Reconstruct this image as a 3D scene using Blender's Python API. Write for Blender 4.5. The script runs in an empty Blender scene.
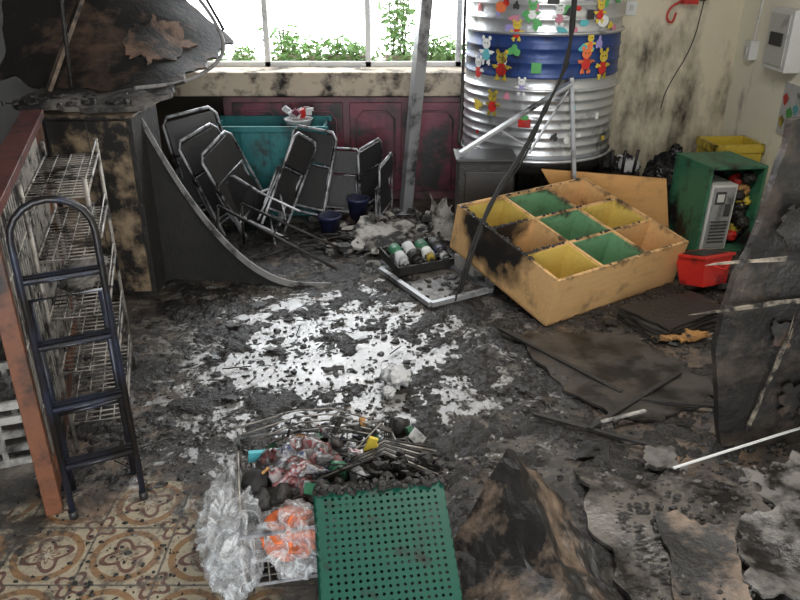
import bpy, bmesh, math, random
from mathutils import Vector, Matrix, Euler, noise
rnd = random.Random(7)
R = math.radians

# ------------------------------------------------------------------ materials
def new(name):
    m = bpy.data.materials.new(name); m.use_nodes = True
    nt = m.node_tree; b = nt.nodes['Principled BSDF']
    return m, nt, b
def mth(nt, op, a, b=None, c=None, clamp=False):
    n = nt.nodes.new('ShaderNodeMath'); n.operation = op; n.use_clamp = clamp
    for i, x in enumerate((a, b, c)):
        if x is None: continue
        if isinstance(x, (int, float)): n.inputs[i].default_value = x
        else: nt.links.new(x, n.inputs[i])
    return n.outputs[0]
def coords(nt): return nt.nodes.new('ShaderNodeTexCoord').outputs['Object']
def nz(nt, vec, scale, detail=6, rough=.6, dist=0):
    n = nt.nodes.new('ShaderNodeTexNoise'); n.inputs['Scale'].default_value = scale
    n.inputs['Detail'].default_value = detail; n.inputs['Roughness'].default_value = rough
    n.inputs['Distortion'].default_value = dist
    nt.links.new(vec, n.inputs['Vector']); return n.outputs['Fac']
def ramp(nt, fac, stops):
    n = nt.nodes.new('ShaderNodeValToRGB'); cr = n.color_ramp
    while len(cr.elements) < len(stops): cr.elements.new(.5)
    for e, (p, c) in zip(cr.elements, stops):
        e.position = p
        e.color = (c, c, c, 1) if isinstance(c, (int, float)) else (*c, 1)
    nt.links.new(fac, n.inputs['Fac']); return n.outputs['Color']
def mix(nt, fac, a, b):
    n = nt.nodes.new('ShaderNodeMix'); n.data_type = 'RGBA'
    for i, x in ((0, fac), (6, a), (7, b)):
        if isinstance(x, (int, float)): n.inputs[i].default_value = x
        elif isinstance(x, tuple): n.inputs[i].default_value = (*x, 1)
        else: nt.links.new(x, n.inputs[i])
    return n.outputs[2]
def bump(nt, b, h, strength=.3, dist=.01):
    n = nt.nodes.new('ShaderNodeBump'); n.inputs['Strength'].default_value = strength
    n.inputs['Distance'].default_value = dist
    nt.links.new(h, n.inputs['Height']); nt.links.new(n.outputs[0], b.inputs['Normal'])
SOOT = (.014, .012, .011)
def smat(name, col, col2=None, rough=.6, metal=0., scale=6, soot=0., sscale=4, bmp=.2, bscale=30, sootcol=SOOT, bdist=.01):
    m, nt, b = new(name); co = coords(nt)
    col2 = col2 or tuple(c*.75 for c in col)
    c = mix(nt, nz(nt, co, scale, 5), col, col2)
    if soot > 0:
        s = ramp(nt, nz(nt, co, sscale, 8, .65), [(.72-soot*.5-.07, 0.), (.72-soot*.5+.07, 1.)])
        c = mix(nt, s, c, sootcol)
    nt.links.new(c, b.inputs['Base Color'])
    b.inputs['Roughness'].default_value = rough; b.inputs['Metallic'].default_value = metal
    if bmp: bump(nt, b, nz(nt, co, bscale, 6), bmp, bdist)
    return m

char = smat('charred_black', (.012,.011,.010), (.032,.028,.025), .5, scale=14, bmp=.8, bscale=40)
dead = smat('charred_matte', (.008,.008,.008), (.02,.018,.016), .8, scale=9, bmp=.6, bscale=20)
charw = smat('charred_wet', (.008,.008,.008), (.022,.02,.018), .28, scale=14, bmp=.8, bscale=30)
sludge = smat('wet_soot_sludge', (.009,.008,.008), (.036,.030,.025), .36, scale=9, soot=.45, sscale=18, bmp=1., bscale=45, bdist=.02)
ash = smat('ash_grey', (.20,.185,.17), (.07,.06,.055), .8, scale=8, soot=.35, bmp=.6)
boardm = smat('scorched_board', (.30,.215,.15), (.15,.105,.08), .5, scale=3, soot=.52, sscale=4.2, bmp=.6)
boardbr = smat('scorched_brown', (.19,.115,.08), (.06,.04,.03), .65, scale=4, soot=.56, sscale=2.6, bmp=.5)
boardtan = smat('peeled_brown_patch', (.26,.15,.10), (.12,.075,.05), .65, scale=4, soot=.42, sscale=5, bmp=.5)
slabm = smat('wet_slab', (.17,.152,.135), (.095,.086,.076), .28, scale=3, soot=.40, sscale=6, bmp=.6)
slabl = smat('wet_slab_light', (.25,.235,.22), (.13,.12,.11), .28, scale=3, soot=.44, sscale=7, bmp=.6)
slabd = smat('wet_slab_dark', (.075,.066,.058), (.035,.03,.027), .32, scale=4, soot=.4, sscale=5, bmp=.5)
alum = smat('aluminium', (.46,.47,.48), (.33,.33,.34), .38, .5, soot=.3)
steelw = smat('pale_metal_tube', (.58,.58,.60), (.36,.36,.38), .35, .4, soot=.38)
wirem = smat('sooty_wire', (.40,.37,.33), (.2,.18,.16), .45, .3, soot=.38, sscale=9)
stripm = smat('drape_hem', (.30,.29,.28), (.17,.16,.155), .55, soot=.28, sscale=9)
ladm = smat('ladder_enamel', (.035,.045,.085), (.015,.015,.02), .35, .2, soot=.5, sscale=3)
blackp = smat('black_vinyl', (.014,.014,.016), (.035,.032,.03), .42)
bagm = smat('black_plastic_bag', (.012,.012,.014), (.02,.02,.022), .22, bmp=.5, bscale=12)
white = smat('white_paint', (.75,.75,.74), (.65,.65,.63), .5, soot=.1)
dirtyw = smat('dirty_white_plastic', (.45,.44,.41), (.3,.28,.25), .5, soot=.3)
paper = smat('white_paper', (.62,.62,.63), (.42,.42,.42), .6, bmp=.4, soot=.2, sscale=12)
redbr = smat('redbrown_rail', (.17,.045,.038), (.07,.03,.025), .4, scale=40, soot=.3, sscale=9)
orbr = smat('orangebrown_post', (.22,.075,.032), (.11,.042,.022), .5, scale=9, soot=.36)
wood = smat('scorched_cabinet_wood', (.36,.27,.175), (.22,.155,.095), .5, scale=5, soot=.48, sscale=5)
burg = smat('burgundy_paint', (.19,.028,.058), (.11,.022,.04), .45, soot=.36, sscale=3)
burgd = smat('burgundy_trim', (.15,.06,.075), (.10,.04,.05), .5, soot=.35)
teal = smat('teal_plastic', (.02,.20,.21), (.02,.12,.13), .5, soot=.42)
green = smat('green_plastic', (.0,.075,.045), (.0,.05,.032), .5, bmp=.05, soot=.22, sscale=8)
greend = smat('green_shelf_paint', (.045,.19,.10), (.03,.12,.065), .45, soot=.38)
yell = smat('yellow_plastic', (.70,.53,.06), (.5,.36,.05), .4, soot=.25)
redp = smat('red_plastic', (.6,.03,.02), (.45,.02,.02), .3, soot=.2, sscale=8)
orangep = smat('orange_plastic', (.80,.20,.06), (.6,.13,.05), .45, bmp=.2, soot=.2, sscale=9)
cream = smat('computer_case_plastic', (.6,.6,.57), (.5,.5,.47), .5, soot=.15)
dkslot = smat('dark_slot', (.05,.05,.05), rough=.6)
bluep = smat('blue_plastic', (.025,.032,.10), (.02,.02,.05), .4, soot=.4)
cyan = smat('cyan_plastic', (.1,.45,.5), rough=.5)
plaster = smat('broken_plaster', (.48,.455,.42), (.30,.28,.255), .8, soot=.40, sscale=7, bmp=.6)
tan = smat('torn_card_edge', (.34,.29,.22), (.18,.15,.12), .8, soot=.46, sscale=14, bmp=.6)
concrete = smat('sill_concrete', (.56,.48,.37), (.38,.31,.24), .85, scale=9, soot=.34, sscale=5, bmp=.5)
burncloth = smat('burnt_orange_cloth', (.45,.23,.07), (.25,.12,.04), .8, soot=.35, sscale=15)
leaf = smat('leaf_green', (.12,.26,.07), (.28,.42,.16), .5, scale=9, bmp=0)
stem = smat('stem_brown', (.12,.1,.04), rough=.7)

def clearbag():
    m, nt, b = new('clear_plastic_bag'); co = coords(nt)
    b.inputs['Base Color'].default_value = (.60,.61,.62,1)
    b.inputs['Roughness'].default_value = .25
    n = nz(nt, co, 10, 4, .55, .8)
    ridge = mth(nt, 'ABSOLUTE', mth(nt, 'SUBTRACT', n, .5))
    a = ramp(nt, ridge, [(.0, .85), (.03, .42), (.12, .2)]); nt.links.new(a, b.inputs['Alpha'])
    bump(nt, b, ramp(nt, ridge, [(0., 1.), (.08, 0.)]), .5, .01); return m
clear = clearbag()
def stripebag():
    m, nt, b = new('patterned_plastic_bag'); co = coords(nt)
    c = ramp(nt, nz(nt, co, 15, 3, .5, 1.), [(.36, (.28,.26,.26)), (.45, (.20,.06,.06)), (.50, (.04,.035,.035)), (.58, (.24,.23,.23)), (.68, (.04,.05,.10))])
    nt.links.new(c, b.inputs['Base Color']); b.inputs['Roughness'].default_value = .25
    n = nz(nt, co, 9, 3, .5, .8)
    bump(nt, b, mth(nt, 'ABSOLUTE', mth(nt, 'SUBTRACT', n, .5)), 1., .03); return m
stripe = stripebag()

def pinemat(name, col, cx, cy, cz, rad, rim=.272):
    m, nt, b = new(name); co = coords(nt)
    mp = nt.nodes.new('ShaderNodeMapping'); mp.inputs['Scale'].default_value = (2, 14, 14)
    nt.links.new(co, mp.inputs['Vector'])
    g = nz(nt, mp.outputs[0], 3, 6, .6, .6)
    c = mix(nt, g, col, tuple(x*.66 for x in col))
    d = nt.nodes.new('ShaderNodeVectorMath'); d.operation = 'DISTANCE'
    nt.links.new(co, d.inputs[0]); d.inputs[1].default_value = (cx, cy, cz)
    s = mth(nt, 'ADD', d.outputs['Value'], mth(nt, 'MULTIPLY', nz(nt, co, 9, 6), rad*.9))
    f = ramp(nt, s, [(rad*1.15, 1.), (rad*1.5, 0.)])
    c = mix(nt, f, c, SOOT)
    sep = nt.nodes.new('ShaderNodeSeparateXYZ'); nt.links.new(co, sep.inputs[0])
    e = mth(nt, 'ADD', mth(nt, 'MULTIPLY', sep.outputs[2], 1.), mth(nt, 'MULTIPLY', mth(nt, 'SUBTRACT', nz(nt, co, 7, 7, .7), .5), .22))
    c = mix(nt, ramp(nt, e, [(rim, 0.), (rim+.03, .9)]), c, (.03,.02,.014))
    st = ramp(nt, nz(nt, co, 6, 7, .7), [(.54, 0.), (.74, .75)])
    c = mix(nt, st, c, (.08,.05,.03))
    nt.links.new(c, b.inputs['Base Color']); b.inputs['Roughness'].default_value = .42
    return m
pine = pinemat('pine_wood', (.74,.45,.20), 0, .50, .3, .31, .268)
pine2 = pinemat('pine_board', (.62,.32,.10), 0, 0, 5, .1, .47)
cellY = pinemat('yellow_laminate', (.74,.55,.14), 0, .50, .3, .26, .262)
cellG = pinemat('green_laminate', (.17,.36,.19), 0, .45, .3, .26, .262)

def floormat():
    m, nt, b = new('sooty_wet_tile_floor'); co = coords(nt)
    sep = nt.nodes.new('ShaderNodeSeparateXYZ'); nt.links.new(co, sep.inputs[0])
    X, Y = sep.outputs[0], sep.outputs[1]
    S = .25
    def cell(off):
        fx = mth(nt, 'SUBTRACT', mth(nt, 'FRACT', mth(nt, 'DIVIDE', mth(nt, 'ADD', X, 30.+off), S)), .5)
        fy = mth(nt, 'SUBTRACT', mth(nt, 'FRACT', mth(nt, 'DIVIDE', mth(nt, 'ADD', Y, 30.05+off), S)), .5)
        r = mth(nt, 'SQRT', mth(nt, 'ADD', mth(nt, 'MULTIPLY', fx, fx), mth(nt, 'MULTIPLY', fy, fy)))
        return fx, fy, r, mth(nt, 'ARCTAN2', fy, fx)
    fx, fy, r, th = cell(0)
    gx, gy, r2, th2 = cell(S/2)
    def band(rr, c0, w): return mth(nt, 'LESS_THAN', mth(nt, 'ABSOLUTE', mth(nt, 'SUBTRACT', rr, c0)), w)
    def petal(t, k, amp, base): return mth(nt, 'ADD', mth(nt, 'MULTIPLY', mth(nt, 'SINE', mth(nt, 'MULTIPLY', t, k)), amp), base)
    mx = mth(nt, 'MAXIMUM', mth(nt, 'ABSOLUTE', fx), mth(nt, 'ABSOLUTE', fy))
    c = mix(nt, nz(nt, co, 20, 4), (.60,.52,.37), (.42,.34,.22))
    c = mix(nt, band(r, .40, .045), c, (.33,.17,.06))
    c = mix(nt, band(r, petal(th, 4., .07, .22), .035), c, (.15,.05,.03))
    c = mix(nt, band(r, petal(th, 8., .04, .10), .02), c, (.20,.09,.04))
    c = mix(nt, mth(nt, 'LESS_THAN', r, .04), c, (.6,.56,.45))
    c = mix(nt, band(r2, petal(th2, 4., -.05, .16), .03), c, (.15,.05,.03))
    c = mix(nt, mth(nt, 'LESS_THAN', r2, .07), c, (.38,.20,.07))
    g = mth(nt, 'GREATER_THAN', mx, .486)
    c = mix(nt, g, c, (.12,.10,.08))
    spk = ramp(nt, nz(nt, co, 16, 9, .78), [(.50, 0.), (.60, .85)])
    c = mix(nt, spk, c, (.05,.035,.025))
    dv = nt.nodes.new('ShaderNodeVectorMath'); dv.operation = 'DISTANCE'
    nt.links.new(co, dv.inputs[0]); dv.inputs[1].default_value = (-.90, 1.62, 0)
    n1 = nz(nt, co, 5, 9, .72)
    s = mth(nt, 'ADD', dv.outputs['Value'], mth(nt, 'MULTIPLY', mth(nt, 'SUBTRACT', n1, .5), 1.8))
    soot = ramp(nt, s, [(.40, .1), (.56, 1.)])
    n2 = nz(nt, co, 7, 12, .78, .4)
    n2b = nz(nt, co, 2.3, 6, .65, .2)
    nn = mth(nt, 'ADD', mth(nt, 'MULTIPLY', n2, .6), mth(nt, 'MULTIPLY', n2b, .4))
    dirty = ramp(nt, nn, [(.43, (.010,.009,.009)), (.49, (.034,.028,.024)), (.55, (.12,.098,.078)), (.63, (.28,.24,.20))])
    n3 = nz(nt, co, 1.3, 5, .6)
    dirty = mix(nt, ramp(nt, n3, [(.50, 0.), (.62, .75)]), dirty, ramp(nt, n2, [(.43, (.012,.010,.009)), (.53, (.13,.075,.038)), (.62, (.30,.18,.10))]))
    dirty = mix(nt, mth(nt, 'MULTIPLY', g, .6), dirty, (.01,.01,.01))
    c = mix(nt, soot, c, dirty)
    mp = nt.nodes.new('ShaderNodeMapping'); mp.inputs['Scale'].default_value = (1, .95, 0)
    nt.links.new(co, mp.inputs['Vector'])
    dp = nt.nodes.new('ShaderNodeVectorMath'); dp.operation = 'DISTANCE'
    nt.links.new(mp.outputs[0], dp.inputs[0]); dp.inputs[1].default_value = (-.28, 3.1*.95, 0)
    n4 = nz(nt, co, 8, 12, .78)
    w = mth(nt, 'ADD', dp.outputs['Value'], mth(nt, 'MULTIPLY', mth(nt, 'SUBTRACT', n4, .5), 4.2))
    wet_glare = ramp(nt, w, [(.70, 1.), (1.15, 0.)])
    ro = mth(nt, 'ADD', mth(nt, 'MULTIPLY', wet_glare, -.14), .30)
    nt.links.new(ro, b.inputs['Roughness'])
    nt.links.new(mth(nt, 'ADD', mth(nt, 'MULTIPLY', wet_glare, .5), .5), b.inputs['Specular IOR Level'])
    b.inputs['IOR'].default_value = 1.85
    c = mix(nt, mth(nt, 'MULTIPLY', wet_glare, .55), c, (.34,.33,.32))  # wet area also mixed paler: window glare painted into the base colour
    nt.links.new(c, b.inputs['Base Color'])
    bump(nt, b, mth(nt, 'MULTIPLY', n2, mth(nt, 'SUBTRACT', 1.3, wet_glare)), .75, .03)
    return m

def wallmat(name, col, x0, x1, base):
    m, nt, b = new(name); co = coords(nt)
    sep = nt.nodes.new('ShaderNodeSeparateXYZ'); nt.links.new(co, sep.inputs[0])
    mr = nt.nodes.new('ShaderNodeMapRange'); nt.links.new(sep.outputs[0], mr.inputs[0])
    mr.inputs[1].default_value = x0; mr.inputs[2].default_value = x1
    mr.inputs[3].default_value = .45; mr.inputs[4].default_value = 0
    mz = nt.nodes.new('ShaderNodeMapRange'); nt.links.new(sep.outputs[2], mz.inputs[0])
    mz.inputs[1].default_value = .2; mz.inputs[2].default_value = 1.3
    mz.inputs[3].default_value = .19; mz.inputs[4].default_value = 0
    mp = nt.nodes.new('ShaderNodeMapping'); mp.inputs['Scale'].default_value = (1.6, 1.6, .7)
    nt.links.new(co, mp.inputs['Vector'])
    n = nz(nt, mp.outputs[0], 2.2, 9, .65)
    f = mth(nt, 'ADD', mth(nt, 'ADD', n, mr.outputs[0]), mth(nt, 'ADD', mz.outputs[0], base))
    s = ramp(nt, f, [(.56, 0.), (.67, .4), (.79, 1.)])
    c = mix(nt, nz(nt, co, 3, 5), col, tuple(x*.9 for x in col))
    c = mix(nt, s, c, (.04,.03,.022))
    nt.links.new(c, b.inputs['Base Color']); b.inputs['Roughness'].default_value = .8
    bump(nt, b, nz(nt, co, 40, 4), .15, .005)
    return m
wallb = wallmat('back_wall_plaster', (.72,.64,.48), -.2, 1.6, .02)
wallr = wallmat('right_wall_plaster', (.95,.92,.78), -5, -4, -.09)
walll = smat('soot_blackened_wall', (.03,.028,.026), (.06,.055,.05), .8)
ceilm = smat('soot_ceiling', (.12,.11,.10), (.04,.04,.035), .9, scale=2)

# ------------------------------------------------------------------ mesh builder
class MB:
    def __init__(s, name): s.n = name; s.bm = bmesh.new(); s.mats = []
    def mi(s, m):
        if m not in s.mats: s.mats.append(m)
        return s.mats.index(m)
    def face(s, vs, m, smooth=False):
        try: f = s.bm.faces.new(vs)
        except ValueError: return
        f.material_index = s.mi(m); f.smooth = smooth
    def box(s, c, size, m, rot=(0,0,0), taper=(1,1)):
        E = Euler([R(a) for a in rot]).to_matrix(); c = Vector(c); v = []
        for z in (-1, 1):
            tx, ty = (taper if z < 0 else (1, 1))
            for x, y in ((-1,-1),(1,-1),(1,1),(-1,1)):
                v.append(s.bm.verts.new(c + E @ Vector((x*size[0]/2*tx, y*size[1]/2*ty, z*size[2]/2))))
        for f in ((3,2,1,0),(4,5,6,7),(0,1,5,4),(1,2,6,5),(2,3,7,6),(3,0,4,7)):
            s.face([v[i] for i in f], m)
    def bx(s, x0, x1, y0, y1, z0, z1, m):
        s.box(((x0+x1)/2,(y0+y1)/2,(z0+z1)/2), (abs(x1-x0),abs(y1-y0),abs(z1-z0)), m)
    def beam(s, a, b, w, h, m):
        a, b = Vector(a), Vector(b); d = b-a; q = d.to_track_quat('Z', 'Y').to_matrix(); c = (a+b)/2; v = []
        for z in (-1, 1):
            for x, y in ((-1,-1),(1,-1),(1,1),(-1,1)):
                v.append(s.bm.verts.new(c + q @ Vector((x*w/2, y*h/2, z*d.length/2))))
        for f in ((3,2,1,0),(4,5,6,7),(0,1,5,4),(1,2,6,5),(2,3,7,6),(3,0,4,7)):
            s.face([v[i] for i in f], m)
    def tube(s, pts, r, m, seg=8, closed=False, smooth=0, jit=0):
        P = [Vector(p) for p in pts]
        for _ in range(smooth):
            Q = []
            n = len(P)
            for i in range(n if closed else n-1):
                a, b = P[i], P[(i+1) % n]; Q += [a*.75+b*.25, a*.25+b*.75]
            if not closed: Q = [P[0]] + Q + [P[-1]]
            P = Q
        n = len(P); rings = []; up = None
        for i in range(n):
            if closed: t = P[(i+1) % n]-P[i-1]
            else: t = P[min(i+1, n-1)]-P[max(i-1, 0)]
            t.normalize()
            if up is None:
                up = t.cross(Vector((0,0,1)))
                if up.length < .01: up = t.cross(Vector((1,0,0)))
            up = (up - t*up.dot(t)).normalized(); w = t.cross(up)
            rr = r*(1+rnd.uniform(-jit, jit))
            rings.append([s.bm.verts.new(P[i]+(up*math.cos(2*math.pi*k/seg)+w*math.sin(2*math.pi*k/seg))*rr) for k in range(seg)])
        for i in range(n if closed else n-1):
            a, b = rings[i], rings[(i+1) % n]
            for k in range(seg): s.face([a[k], a[(k+1)%seg], b[(k+1)%seg], b[k]], m, True)
        if not closed: s.face(rings[0][::-1], m); s.face(rings[-1], m)
    def lathe(s, prof, mfn, c=(0,0,0), seg=64):
        rings = []
        for (r, z) in prof:
            rings.append([s.bm.verts.new((c[0]+r*math.cos(2*math.pi*k/seg), c[1]+r*math.sin(2*math.pi*k/seg), c[2]+z)) for k in range(seg)])
        for i in range(len(prof)-1):
            m = mfn(i) if callable(mfn) else mfn
            for k in range(seg): s.face([rings[i][k], rings[i][(k+1)%seg], rings[i+1][(k+1)%seg], rings[i+1][k]], m, True)
        m = mfn(0) if callable(mfn) else mfn
        s.face(rings[0][::-1], m); s.face(rings[-1], m if not callable(mfn) else mfn(len(prof)-2))
    def sheet(s, p00, p10, p11, p01, nx, ny, th, m, disp=0, freq=4, fn=None, seed=0, ragged=0):
        p00, p10, p11, p01 = map(Vector, (p00, p10, p11, p01))
        nrm = (p10-p00).cross(p01-p00).normalized(); G = [[], []]
        def rag(t, q):   # smooth-ish torn outline, fades towards the middle of the sheet
            k = abs(2*t-1)**3*(1 if t > .5 else -1)
            v = noise.noise(Vector((q*4.1, seed*1.7, 3 if t > .5 else 8)))+.5*noise.noise(Vector((q*11, seed, 5 if t > .5 else 1)))
            return ragged*1.1*v*k
        for side in (0, 1):
            for j in range(ny+1):
                row = []
                for i in range(nx+1):
                    a, b = i/nx, j/ny
                    aa = a; bb = b
                    if ragged: aa = a+rag(a, b); bb = b+rag(b, a)
                    p = p00*(1-aa)*(1-bb)+p10*aa*(1-bb)+p11*aa*bb+p01*(1-aa)*bb
                    p = p + nrm*disp*noise.noise(p*freq+Vector((seed, 0, 0)))
                    if fn: p = p + Vector(fn(a, b))
                    row.append(s.bm.verts.new(p + nrm*th*side))
                G[side].append(row)
        for j in range(ny):
            for i in range(nx):
                s.face([G[0][j][i], G[0][j+1][i], G[0][j+1][i+1], G[0][j][i+1]], m)
                s.face([G[1][j][i], G[1][j][i+1], G[1][j+1][i+1], G[1][j+1][i]], m)
        for j in range(ny):
            for i in (0, nx): s.face([G[0][j][i], G[0][j+1][i], G[1][j+1][i], G[1][j][i]], m)
        for i in range(nx):
            for j in (0, ny): s.face([G[0][j][i], G[0][j][i+1], G[1][j][i+1], G[1][j][i]], m)
    def blob(s, c, size, m, amp=.3, freq=3, seed=0, sub=4, flat=None, smooth=True):
        r = bmesh.ops.create_icosphere(s.bm, subdivisions=sub, radius=1)
        for v in r['verts']:
            d = v.co.normalized(); q = d*freq+Vector((seed*3.1, seed, 0))
            w = Vector((noise.noise(q*.7), noise.noise(q*.7+Vector((5,0,0))), noise.noise(q*.7+Vector((0,5,0)))))
            q = q+w*.8
            k = 1+amp*(abs(noise.noise(q))*-2.2+.5)+amp*.35*(abs(noise.noise(q*2.1))*-2+.4)
            p = Vector((d.x*size[0]/2*k, d.y*size[1]/2*k, d.z*size[2]/2*k))+Vector(c)
            if flat is not None and p.z < flat: p.z = flat
            v.co = p
        fs = set(f for v in r['verts'] for f in v.link_faces)
        for f in fs: f.material_index = s.mi(m); f.smooth = smooth
    def chip(s, c, r, h, m):
        n = rnd.randint(4, 6); a0 = rnd.random()*6; c = Vector(c)
        E = Euler((rnd.uniform(-.25,.25), rnd.uniform(-.25,.25), 0)).to_matrix(); st = rnd.uniform(.5, 1.8)
        lo, hi = [], []
        for k in range(n):
            a = a0+2*math.pi*k/n; rr = r*rnd.uniform(.6, 1.2)
            lo.append(s.bm.verts.new(c+E@Vector((rr*math.cos(a)*st, rr*math.sin(a), 0))))
            rr *= rnd.uniform(.5, .95)
            hi.append(s.bm.verts.new(c+E@Vector((rr*math.cos(a)*st, rr*math.sin(a), h*rnd.uniform(.6, 1.3)))))
        s.face(lo[::-1], m); s.face(hi, m)
        for k in range(n): s.face([lo[k], lo[(k+1)%n], hi[(k+1)%n], hi[k]], m)
    def done(s, M=None, bevel=0):
        me = bpy.data.meshes.new(s.n); bmesh.ops.recalc_face_normals(s.bm, faces=s.bm.faces)
        s.bm.to_mesh(me); s.bm.free()
        for m in s.mats: me.materials.append(m)
        o = bpy.data.objects.new(s.n, me); bpy.context.scene.collection.objects.link(o)
        if M is not None: o.matrix_world = M
        if bevel:
            b = o.modifiers.new('bevel', 'BEVEL'); b.width = bevel; b.segments = 2; b.limit_method = 'ANGLE'; b.angle_limit = R(50)
        return o
def TR(loc, rz=0, rx=0, ry=0):
    return Matrix.Translation(Vector(loc)) @ Matrix.Rotation(R(rz),4,'Z') @ Matrix.Rotation(R(rx),4,'X') @ Matrix.Rotation(R(ry),4,'Y')

# ------------------------------------------------------------------ room
fm = floormat()
o = MB('floor'); o.bx(-2.8, 2.7, -1.7, 6.05, -.1, 0, fm); o.done()
o = MB('ceiling'); o.bx(-2.8, 2.7, -1.7, 6.05, 2.8, 2.9, ceilm); o.done()
o = MB('wall_back')
o.bx(-2.8, 2.7, 5.85, 6.05, 0, .78, wallb); o.bx(.62, 2.7, 5.85, 6.05, .78, 2.8, wallb)
o.bx(-1.75, .62, 5.85, 6.05, 2.4, 2.8, wallb); o.bx(-2.8, -1.75, 5.85, 6.05, .78, 2.8, walll); o.done()
o = MB('wall_right'); o.bx(2.5, 2.7, -1.5, 5.85, 0, 2.8, wallr); o.done()
o = MB('wall_left'); o.bx(-2.8, -2.6, -1.5, 5.85, 0, 2.8, walll); o.done()
o = MB('wall_front'); o.bx(-2.8, -1.2, -1.7, -1.5, 0, 2.8, wallr); o.bx(1.2, 2.7, -1.7, -1.5, 0, 2.8, wallr); o.bx(-1.2, 1.2, -1.7, -1.5, 2.3, 2.8, wallr); o.done()
o = MB('window_1')
for x in (-1.72, -1.0, -.24, .44, .60): o.bx(x-.02, x+.02, 5.9, 5.95, .95, 2.4, white)
for z in (.965, 2.38): o.bx(-1.75, .62, 5.9, 5.95, z-.02, z+.02, white)
o.done()
o = MB('window_sill'); o.bx(-2.55, .55, 5.60, 6.45, .78, .95, concrete); o.done(bevel=.01)

o = MB('window_plants')
cent = [(-1.55,.14),(-1.25,.10),(-.92,.26),(-.85,.20),(-.68,.14),(-.52,.18),(-.40,.14),(-.30,.12),(0,.75),(.03,.7),(-.06,.6),(.22,.15),(.3,.2),(.42,.14)]
for (cx, hm) in cent:
    for i in range(130 if hm < .5 else 170):
        x = rnd.gauss(cx, .07 if hm < .5 else .06); y = rnd.uniform(6.05, 6.3); z = .955+(rnd.random()**1.2)*hm
        if x > .6: continue
        c = Vector((x, y, z)); L = rnd.uniform(.02, .055)
        E = Euler((rnd.uniform(-1.2,1.2), rnd.uniform(-1.2,1.2), rnd.uniform(0,6.3))).to_matrix()
        vs = [o.bm.verts.new(c+E@Vector(p)) for p in ((0,-L,0),(L*.3,0,.004),(0,L,0),(-L*.3,0,.004))]
        o.face(vs, leaf)
    for k in range(5): o.tube([(cx, 6.18, .95), (cx+rnd.uniform(-.07,.07), 6.18+rnd.uniform(-.05,.05), .95+hm*.95)], .004, stem, 5)
    o.lathe([(.05,0),(.06,.05),(.05,.05)], concrete, (cx, 6.18, .951), 12)
o.done()

# ------------------------------------------------------------------ cabinet under sill
o = MB('burgundy_cabinet')
o.bx(-1.3, .5, 5.60, 5.84, 0.0, .775, burgd)
for x in (-1.25, -.82, -.39, .04):
    o.bx(x+.02, x+.40, 5.575, 5.60, .08, .74, burg)
    o.tube([(x+.07, 5.57, .1), (x+.07, 5.57, .62), (x+.12, 5.57, .68), (x+.30, 5.57, .68), (x+.35, 5.57, .62), (x+.35, 5.57, .1)], .008, burgd, 6)
o.done(bevel=.004)

o = MB('teal_storage_bin')
o.bx(-1.30, -.52, 5.20, 5.22, 0, .64, teal); o.bx(-1.30, -.52, 5.53, 5.55, 0, .64, teal)
o.bx(-1.30, -1.28, 5.22, 5.53, 0, .64, teal); o.bx(-.54, -.52, 5.22, 5.53, 0, .64, teal)
o.bx(-1.28, -.54, 5.22, 5.53, .50, .58, charw); o.bx(-1.32, -.50, 5.18, 5.205, .61, .65, teal); o.bx(-1.32, -.50, 5.545, 5.57, .61, .65, teal)
for x in (-1.1,-.9,-.7): o.bx(x-.01, x+.01, 5.19, 5.20, .02, .6, teal)
o.done(bevel=.005)
o = MB('toy_basket')
o.lathe([(.07, 0), (.1, .08), (.105, .085), (.095, .085)], paper, (-.72, 5.36, .585), 20)
for k in range(14): o.box((-.72+rnd.uniform(-.09,.09), 5.36+rnd.uniform(-.05,.05), .69+rnd.random()*.04), (.05, .02, .04), [paper, redp, paper, burg][k%4], (rnd.uniform(0,90),)*3)
o.done()

# ------------------------------------------------------------------ steel water tank
tank_s = smat('stainless_steel', (.74,.75,.77), (.52,.53,.55), .32, .75, scale=3, soot=.20, sscale=3)
tank_b = smat('tank_blue_band', (.025,.065,.22), (.02,.04,.15), .35, .2, soot=.25)
prof = [(.47, 0), (.507, .02)]
z = .05
while z < 1.35:
    prof += [(.507, z), (.513, z+.006), (.513, z+.014), (.507, z+.02)]; z += .058 if z < .44 else .085
prof += [(.507, 1.40), (.42, 1.5), (.15, 1.56), (.15, 1.6)]
def tm(i):
    zz = prof[i][1]
    return tank_b if .50 <= zz < .78 else tank_s
o = MB('steel_water_tank'); o.lathe(prof, tm, seg=96)
for zz in (.47, .81, .02): o.tube([(.518*math.cos(a*math.pi/24), .518*math.sin(a*math.pi/24), zz) for a in range(48)], .010, tank_s, 8, True)
scol = [yell, orangep, white, redp, cyan, smat('sticker_green', (.1,.40,.12)), smat('sticker_pink', (.6,.22,.3)), smat('sticker_lilac', (.35,.3,.6)), smat('sticker_black', (.03,.03,.03))]
def sticker(ob, ang, z, w, h, m, shape, r=.519):
    n = 24; pts = []; ph = rnd.random()*6
    for k in range(n):
        a = 2*math.pi*k/n
        rr = 1 if shape == 0 else (1-.3*(k % 4 > 1)) if shape == 1 else 1+.22*math.sin(a*3+ph)+.14*math.sin(a*5+ph*2)
        if shape == 3: q = max(abs(math.cos(a)), abs(math.sin(a))); rr = 1/q
        s_ = math.cos(a)*rr*w/2; t_ = math.sin(a)*rr*h/2
        A = R(ang)+s_/.5; pts.append(ob.bm.verts.new((r*math.cos(A), r*math.sin(A), z+t_)))
    A = R(ang); cv = ob.bm.verts.new(((r+.001)*math.cos(A), (r+.001)*math.sin(A), z))
    for k in range(n): ob.face([cv, pts[k], pts[(k+1)%n]], m)
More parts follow.
